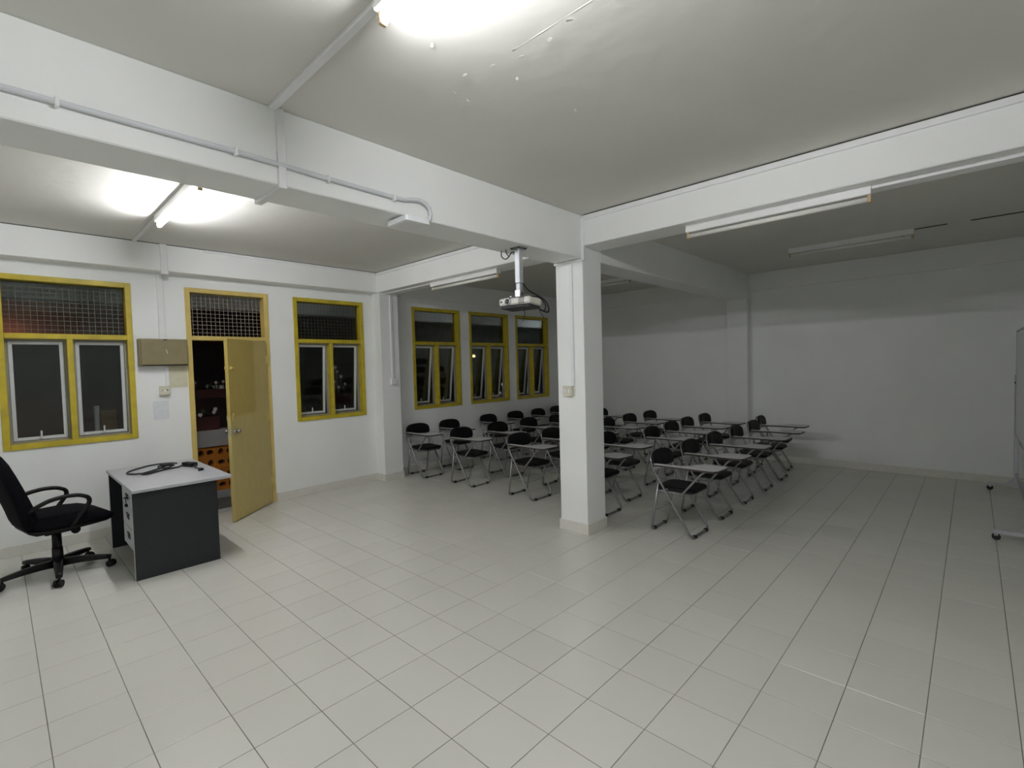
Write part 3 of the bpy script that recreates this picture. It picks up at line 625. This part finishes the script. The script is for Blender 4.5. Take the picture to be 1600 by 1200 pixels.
for k in range(5):
    a = math.radians(195+72*k)-oa; ca, sa = math.cos(a), math.sin(a)
    sec = [(.035, .100, .034, .030), (.12, .103, .030, .027), (.22, .098, .025, .022), (.30, .090, .022, .018), (.345, .085, .020, .015)]
    rings = [[(d*ca-u*sa, d*sa+u*ca, z+b) for u, b in rrect(2*hw, 2*hh, hh*.5, 2)] for d, z, hw, hh in sec]
    lg = oc(MB().loft(rings), 'base_leg', 'plastic')
    c = Vector((.335*ca, .335*sa, 0)); b2 = a+1.1
    cw = MB()
    ux, uy = math.cos(b2), math.sin(b2)
    for s in (-1, 1):
        cw.tube([(c.x+s*.008*ux+.012*uy, c.y+s*.008*uy-.012*ux, .030), (c.x+s*.026*ux+.012*uy, c.y+s*.026*uy-.012*ux, .030)], [.030, .027], 14)
    cw.cyl((c.x, c.y, .03), (c.x, c.y, .075), .009, n=8)
    o = cw.build('castor', 'plastic', r, local=True); o.parent = lg

# ------------------------------------------------------------------ folding tablet chairs
def make_chair():
    r = bpy.data.objects.new('folding_chair', None); COL.objects.link(r); WM[r] = Matrix.Identity(4); r.empty_display_size = .05
    def b(mb, n, m, p=None): 
        o = mb.build(n, m, r, local=True)
        if p: o.parent = p
        return o
    R = .0112; hw = .195
    loop = [(-hw, -.200, R), (-hw, .155, .585), (-hw+.004, .196, .700), (-.13, .212, .752), (.13, .212, .752), (hw-.004, .196, .700), (hw, .155, .585), (hw, -.200, R)]
    P = fillet(loop, [.055, .05, .06, .07, .07, .06, .05, .055], 5, closed=True)
    ff = b(MB().tube(P, R, 8, closed=True), 'front_frame', 'tube_frame')
    rw = .172
    U = [(-rw, .118, .520), (-rw, .205, R), (rw, .205, R), (rw, .118, .520)]
    rf = b(MB().tube(fillet(U, .055, 5), R, 8), 'rear_frame', 'tube_frame')
    for s in (-1, 1):
        b(MB().cyl((s*(rw-.02), .118, .520), (s*(hw+.014), .118, .520), .007, n=8), 'pivot_bolt', 'tube_frame')
        b(MB().box(s*.125-.016, s*.125+.016, -.217, -.183, 0, .026, .003), 'rubber_foot', 'rubber', ff)
        b(MB().box(s*.105-.016, s*.105+.016, .188, .222, 0, .026, .003), 'rubber_foot', 'rubber', rf)
    # backrest: padded D shape, gently curved
    n = 20; rows = []
    def outline(sc):
        pts = []
        for k in range(2*n):
            t = 2*PI*k/(2*n); c, s = math.cos(t), math.sin(t)
            e = 2/2.7 if s > 0 else 2/4.5
            x_ = math.copysign(abs(c)**e, c)*.214; z_ = math.copysign(abs(s)**e, s)
            z_ = z_*.104 if s > 0 else z_*.066
            pts.append((x_*sc, (z_-.012)*sc+.012))
        return pts
    mb = MB(); rings = []
    for sc, dy in ((.55, -.022), (.86, -.019), (.97, -.010), (1.0, 0.0), (.97, .009), (.80, .012), (.4, .013)):
        rings.append([(x_, .184+dy-.022*(abs(x_)/.2)**2+.12*z_, .668+z_) for x_, z_ in outline(sc)])
    b(mb.loft(rings), 'backrest', 'vinyl')
    # seat
    rings = []
    for z, q in ((.412, .90), (.416, .98), (.430, 1.0), (.441, .975), (.446, .88), (.448, .6)):
        rings.append([(x_*q, -.028+y_*q, z-.035*(y_+.028)*-1*.35) for x_, y_ in rrect(.372, .385, .085, 6)])
    b(MB().loft(rings), 'seat', 'vinyl')
    sf = fillet([(-.172, .150, .402), (-.172, -.180, .396), (.172, -.180, .396), (.172, .150, .402)], .06, 4, closed=True)
    b(MB().tube(sf, .0095, 8, closed=True), 'seat_frame', 'tube_frame')
    for s in (-1, 1): b(MB().box(s*.184-.003, s*.184+.003, .028, .062, .385, .435, .001), 'seat_hinge', 'tube_frame')
    # writing tablet on the sitter's right (-x)
    tab = [(-.240, .140), (-.240, -.375), (-.228, -.420), (-.196, -.442), (-.020, -.455), (.018, -.444), (.034, -.410), (.034, -.275), (.018, -.230), (-.035, -.195), (-.110, -.165), (-.160, -.125), (-.182, -.070), (-.188, .125), (-.196, .145), (-.228, .148)]
    cx_, cy_ = -.12, -.2
    rings = [[(x_, y_, .641) for x_, y_ in tab], [(x_, y_, .658) for x_, y_ in tab]]
    tb = b(MB().loft(rings, True, False), 'tablet_core', 'tabedge')
    rings = [[(cx_+(x_-cx_)*.99, cy_+(y_-cy_)*.994, .6578) for x_, y_ in tab], [(cx_+(x_-cx_)*.985, cy_+(y_-cy_)*.99, .6605) for x_, y_ in tab]]
    b(MB().loft(rings, True, False), 'tablet_top', 'tablet', tb)
    st = fillet([(-.196, -.098, .392), (-.205, -.112, .398), (-.188, -.290, .612), (-.180, -.318, .631), (-.100, -.330, .631)], .03, 3)
    b(MB().tube(st, .0100, 8), 'tablet_support', 'tube_frame')
    b(MB().prism([(.150, .590), (.158, .56), (.166, .59), (.145, .641), (.040, .641), (.030, .633), (.10, .620)], -.212, -.207, 'x'), 'tablet_bracket', 'tube_frame')
    # thin wire book rack
    wr = MB()
    yf, yb, zf, zb = -.075, .172, .205, .205
    wr.tube([(-hw, yf, zf), (0, yf, zf-.006), (hw, yf, zf)], .0025, 5).tube([(-rw, yb, zb), (0, yb, zb-.012), (rw, yb, zb)], .0025, 5)
    for s in (-.12, .12): wr.tube([(s, yf, zf-.002), (s, .05, zf-.022), (s, yb, zb-.005)], .002, 5)
    b(wr, 'book_rack', 'tube_frame')
    return r
chair0 = make_chair()
ROWS = [
    ('in the row under the windows', [(3.130, 4.690, 0), (3.775, 4.715, 0), (4.690, 4.740, 1), (5.350, 4.705, -1), (5.970, 4.665, 1), (6.580, 4.690, 0)]),
    ('in the second row from the windows', [(3.180, 3.725, 1), (3.905, 3.735, -1), (4.615, 3.730, 0), (5.215, 3.620, 1), (5.900, 3.65, 0), (6.540, 3.60, -1)]),
    ('in the middle row', [(3.200, 2.645, 0), (3.830, 2.620, 1), (4.560, 2.640, 0), (5.250, 2.640, 1), (5.930, 2.640, 0), (6.540, 2.590, 0)]),
    ('in the fourth row from the windows', [(3.200, 1.665, 0), (3.850, 1.770, 0), (4.625, 1.560, 1), (5.290, 1.605, 0), (5.895, 1.635, 0), (6.510, 1.615, 0)]),
    ('in the row farthest from the windows', [(3.145, .690, 0), (3.835, .702, 0), (4.530, .708, 0), (5.245, .700, 1), (5.930, .700, 0), (6.580, .790, 2)])]
ORD = ['nearest one', 'second away', 'third away', 'fourth away', 'fifth away', 'last one']
first = True
for rowname, spots in ROWS:
    for k, (x_, y_, a_) in enumerate(spots):
        o = chair0 if first else copy_tree(chair0); first = False
        o.location = (x_, y_, 0); o.rotation_euler = (0, 0, math.radians(a_*1.5+random.uniform(-1, 1)))
        tag(o, 'black folding tablet chair, %s %s' % (ORD[k], rowname), 'chair', 'folding tablet chairs in the dim half')

# ------------------------------------------------------------------ rolling whiteboard at the right edge
YB = -1.715
r = thing('rolling_whiteboard', 'rolling whiteboard on castors cut by the right edge', 'whiteboard', (5.7, YB, 0))
MB().box(4.66, 6.68, YB-.010, YB+.010, .69, 1.85, .001).build('board', 'whiteboard', r)
for a in ((4.64, 6.70, YB-.014, YB+.014, 1.835, 1.865), (4.64, 6.70, YB-.014, YB+.014, .67, .70)): MB().box(*a, .003).build('frame_rail', 'steel', r)
for xx in (4.64, 6.675): MB().box(xx, xx+.025, YB-.014, YB+.014, .69, 1.845, .003).build('frame_stile', 'steel', r)
MB().box(4.75, 6.6, YB-.075, YB-.012, .655, .672, .002).build('pen_tray', 'steel', r)
for xx in (4.585, 6.725):
    MB().box(xx-.015, xx+.015, YB-.02, YB+.02, .075, 1.36, .003).build('post', 'steel', r)
    MB().cyl((xx-.03, YB, 1.27), (xx+.04, YB, 1.27), .022, n=12).build('pivot_knob', 'plastic', r)
    MB().prism([(YB-.02, .09), (YB+.02, .09), (YB+.02, .16), (YB+.10, .09), (YB+.10, .085), (YB-.10, .085), (YB-.10, .09), (YB-.02, .16)], xx-.004, xx+.004, 'x').build('gusset', 'steel', r)
    ft = MB().box(xx-.02, xx+.02, YB-.24, YB+.235, .062, .092, .004).build('foot', 'drawer', r)
    for s in (-1, 1):
        yy = YB+s*.215
        MB().tube([(xx-.010, yy, .030), (xx+.010, yy, .030)], .029, 14).build('castor_wheel', 'rubber', r).parent = ft
        MB().box(xx-.018, xx+.018, yy-.014, yy+.014, .040, .064, .003).build('castor_fork', 'steel', r).parent = ft
    # slanted brace seen as a dark diagonal
    MB().tube([(xx, YB+.015, .66), (xx, YB-.10, .42), (xx, YB-.17, .09)], .010, 8).build('brace', 'steel', r)
MB().box(4.6, 6.71, YB-.012, YB+.012, .20, .23, .002).build('cross_bar', 'steel', r)
for ch in [c for c in COL.objects if c.name.startswith(('castor_wheel', 'castor_fork'))]:
    WM[ch] = WM[r]

# ------------------------------------------------------------------ outside: corridor, parapet, planters, night
ZF = -.10; YP = 6.20
tag(box(-4.5, 12, YW+.15, YP+.14, ZF-.15, ZF).build('corridor_floor', 'dark_conc'), 'dark corridor floor outside the door', 'floor', kind=S)
tag(box(-4.5, 12, YW+.15, YP+.2, ZC, ZC+.15).build('corridor_ceiling', 'offwhite'), 'grey corridor ceiling outside the windows', 'ceiling', kind=S)
tag(box(-4.5, 12, YP, YP+.2, 2.50, ZC).build('corridor_edge_beam', 'offwhite'), 'grey edge beam of the corridor seen through the upper panes', 'beam', kind=S)
par = thing('parapet', 'corridor parapet of orange pierced blocks under a grey coping', 'parapet', (.9, YP, ZF), kind=S)
MB().box(-4.5, 12, YP-.03, YP+.17, .625, .850, .004).build('coping', 'concrete', par)
MB().box(-4.5, 12, YP-.02, YP+.15, ZF, .005, .004).build('kerb', 'concrete', par)
MB().box(-4.5, 0.02, YP, YP+.12, .005, .625).box(2.42, 12, YP, YP+.12, .005, .625).build('solid_wall', 'orange', par)
def breeze():
    bm = bmesh.new(); w0, h0 = .24, .310; g = .0015
    def loop(pts):
        vs = [bm.verts.new((x_, 0, z_)) for x_, z_ in pts]
        for i in range(len(vs)): bm.edges.new((vs[i], vs[(i+1) % len(vs)]))
    loop([(g, g), (w0-g, g), (w0-g, h0-g), (g, h0-g)])
    for i in range(2):
        for j in range(2):
            c = (w0*(.27+.46*i), h0*(.26+.48*j)); rot_ = (i+j) % 2
            pts = []
            for k in range(10):
                t = 2*PI*k/10; rr = .038*(1+.40*max(0, math.cos(t)))
                a, d = rr*math.cos(t)-.006, rr*.85*math.sin(t)
                if rot_: a, d = -d, a
                if j: a, d = -a, -d
                pts.append((c[0]+a, c[1]+d))
            loop(pts)
    bmesh.ops.triangle_fill(bm, use_beauty=True, use_dissolve=False, edges=bm.edges[:])
    ex = bmesh.ops.extrude_face_region(bm, geom=bm.faces[:])
    for v in [e for e in ex['geom'] if isinstance(e, bmesh.types.BMVert)]: v.co.y += .09
    bmesh.ops.recalc_face_normals(bm, faces=bm.faces)
    me = bpy.data.meshes.new('breeze_block'); bm.to_mesh(me); bm.free(); me.materials.append(M['orange']); return me
bme = breeze()
for i in range(10):
    for j in range(2):
        o = bpy.data.objects.new('breeze_block', bme); COL.objects.link(o); o.parent = par
        o.location = Vector((i*.24+.02, YP+.005, .005+j*.310))-Vector(par.location)
def planter(label, x0, x1, y0, z0, h, seed, flower='petal', nf=7, spread=.2, base_=True):
    rnd = random.Random(seed)
    r = thing('planter', label, 'planter', ((x0+x1)/2, y0, z0))
    d = .16; c = .012
    pr = [(y0-d/2+.012, z0), (y0+d/2-.012, z0), (y0+d/2, z0+h), (y0-d/2, z0+h)]
    MB().prism(pr, x0, x1, 'x').box(x0-.008, x1+.008, y0-d/2-.008, y0+d/2+.008, z0+h-.02, z0+h, .003).build('trough', 'planter', r)
    lv = MB()
    for k in range(60):
        bx_ = rnd.uniform(x0+.02, x1-.02); by = y0+rnd.uniform(-.05, .05); L = rnd.uniform(.06, .15); a = rnd.uniform(0, 2*PI); el = rnd.uniform(.3, 1.3)
        t = Vector((math.cos(a)*math.cos(el), math.sin(a)*math.cos(el), math.sin(el))); sd = t.cross(Vector((0, 0, 1))).normalized()*.014
        p = Vector((bx_, by, z0+h-.01)); q = p+t*L
        lv.add([p[:], (p+t*L*.5+sd)[:], q[:], (p+t*L*.5-sd)[:], (p+t*L*.5-Vector((0, 0, .004)))[:]], [(0, 1, 4), (1, 2, 4), (2, 3, 4), (3, 0, 4), (0, 1, 2, 3)])
    lv.build('foliage', 'leaf', r, kind='stuff')
    for k in range(nf):
        c0 = Vector((rnd.uniform(x0+.03, x1-.03), y0+rnd.uniform(-.08, .0), z0+h+rnd.uniform(.02, spread)))
        fm = MB(); fr = rnd.uniform(.022, .036)
        for i in range(5):
            a = 2*PI*i/5+k; u = Vector((math.cos(a), -.35, math.sin(a))); s_ = Vector((-math.sin(a), 0, math.cos(a)))
            p1, p2, p3 = c0+u*fr*.6+s_*fr*.42, c0+u*fr, c0+u*fr*.6-s_*fr*.42
            fm.add([c0[:], p1[:], p2[:], p3[:], (c0+u*fr*.6+Vector((0, .006, 0)))[:]], [(0, 1, 2, 3), (0, 4, 1), (1, 4, 2), (2, 4, 3), (3, 4, 0)])
        fm.tube([(c0.x, c0.y, z0+h-.01), c0[:]], .002, 4)
        fm.build('flower', flower, r)
    return r
planter('dark red flower trough on the coping, left in the door opening', .30, .80, YP+.06, .85, .19, 1, nf=9, spread=.13)
planter('dark red flower trough on the coping, half behind the door leaf', 1.02, 1.5, YP+.06, .85, .19, 2, nf=6, spread=.13)
single('planter_rail', MB().box(-.1, 1.6, YP+.04, YP+.20, 1.29, 1.315, .003).box(-.1, -.07, YP+.10, YP+.13, .85, 1.29).box(1.57, 1.6, YP+.10, YP+.13, .85, 1.29), 'planter', 'dark red upper shelf for flower troughs outside the door', 'shelf')
planter('upper dark red flower trough in the door opening', .40, .95, YP+.12, 1.315, .09, 3, nf=9, spread=.12)
planter('white flowers seen through the single window', 2.40, 2.75, YP+.06, .85, .40, 4, 'petalw', 6, .42)
planter('white flowers seen through the middle far window', 6.15, 6.75, YP+.06, .85, .15, 5, 'petalw', 8, .25)
r = thing('reflection_box', 'brown box standing in for a reflection in the nearest window', 'reflection_box', (-.375, YP+.08, .85))  # box and roll are added to stand in for a pane reflection
MB().box(-.442, -.300, YP+.02, YP+.14, .85, 1.190, .002).build('box_body', 'card', r)
MB().box(-.445, -.297, YP+.017, YP+.143, 1.180, 1.205, .002).build('lid', 'card', r)
single('reflection_roll', MB().prism([(p[0], p[1]) for p in rrect(.052, .052, .02, 4, -.478, YP+.06)], .85, 1.27), 'led', 'white roll standing in for a reflection in the nearest window', 'roll')
lamp('corridor_lamp', 'lit tube lamp on the corridor ceiling beyond the last window', 8.3, 5.30, 5.95, ZC, True, 'ceiling light', 'lit_out')
# opposite house across the yard
r = thing('opposite_house', 'low house with a red roof across the yard', 'house', (2, 15.5, -3.2))
MB().box(-10, 14, 13.6, 18, -3.2, 2.45).build('wall', 'night_wall', r)
MB().prism([(12.9, 2.40), (12.9, 2.50), (15.8, 4.6), (18.7, 2.5), (18.7, 2.4)], -10.5, 14.5, 'x').build('roof', 'roof', r)
d_ = fw+r2*((-28-800)/FPX)+u2*((600-476)/FPX); q_ = CAM+d_*((12.55-CAM.y)/d_.y)
r = thing('sodium_lamp', 'orange sodium lamp glowing over the red roof', 'street lamp', (q_.x-.5, q_.y, -3.2))
MB().cyl((q_.x-.5, q_.y, -3.2), (q_.x-.5, q_.y, q_.z+.1), .05, .035, 10).build('pole', 'dark_conc', r)
MB().tube([(q_.x-.5, q_.y, q_.z+.08), (q_.x-.4, q_.y, q_.z+.14), (q_.x, q_.y, q_.z+.10)], .025, 8).build('arm', 'dark_conc', r)
MB().sphere((q_.x, q_.y, q_.z), .07, 12, 8, (1.3, 1, .8)).build('bulb', 'sodium', r)
r = thing('street_lamp', 'small warm street lamp far off in the dark', 'street lamp', (14.2, 16.0, -3.2))
g = CAM+(fw+r2*((740.5-800)/FPX)+u2*((600-556.5)/FPX))*14.0
r.location = (g.x, g.y, -3.2); WM[r] = Matrix.Translation((g.x, g.y, -3.2))
MB().cyl((g.x, g.y, -3.2), (g.x, g.y, g.z-.04), .03, n=8).build('pole', 'dark_conc', r)
MB().sphere(g[:], .045, 12, 8).build('globe', 'lampglow', r)
tag(box(-30, 40, 6.5, 45, -3.4, -3.2).build('yard', 'dark_conc'), 'dark yard below the corridor', 'ground', kind=S)
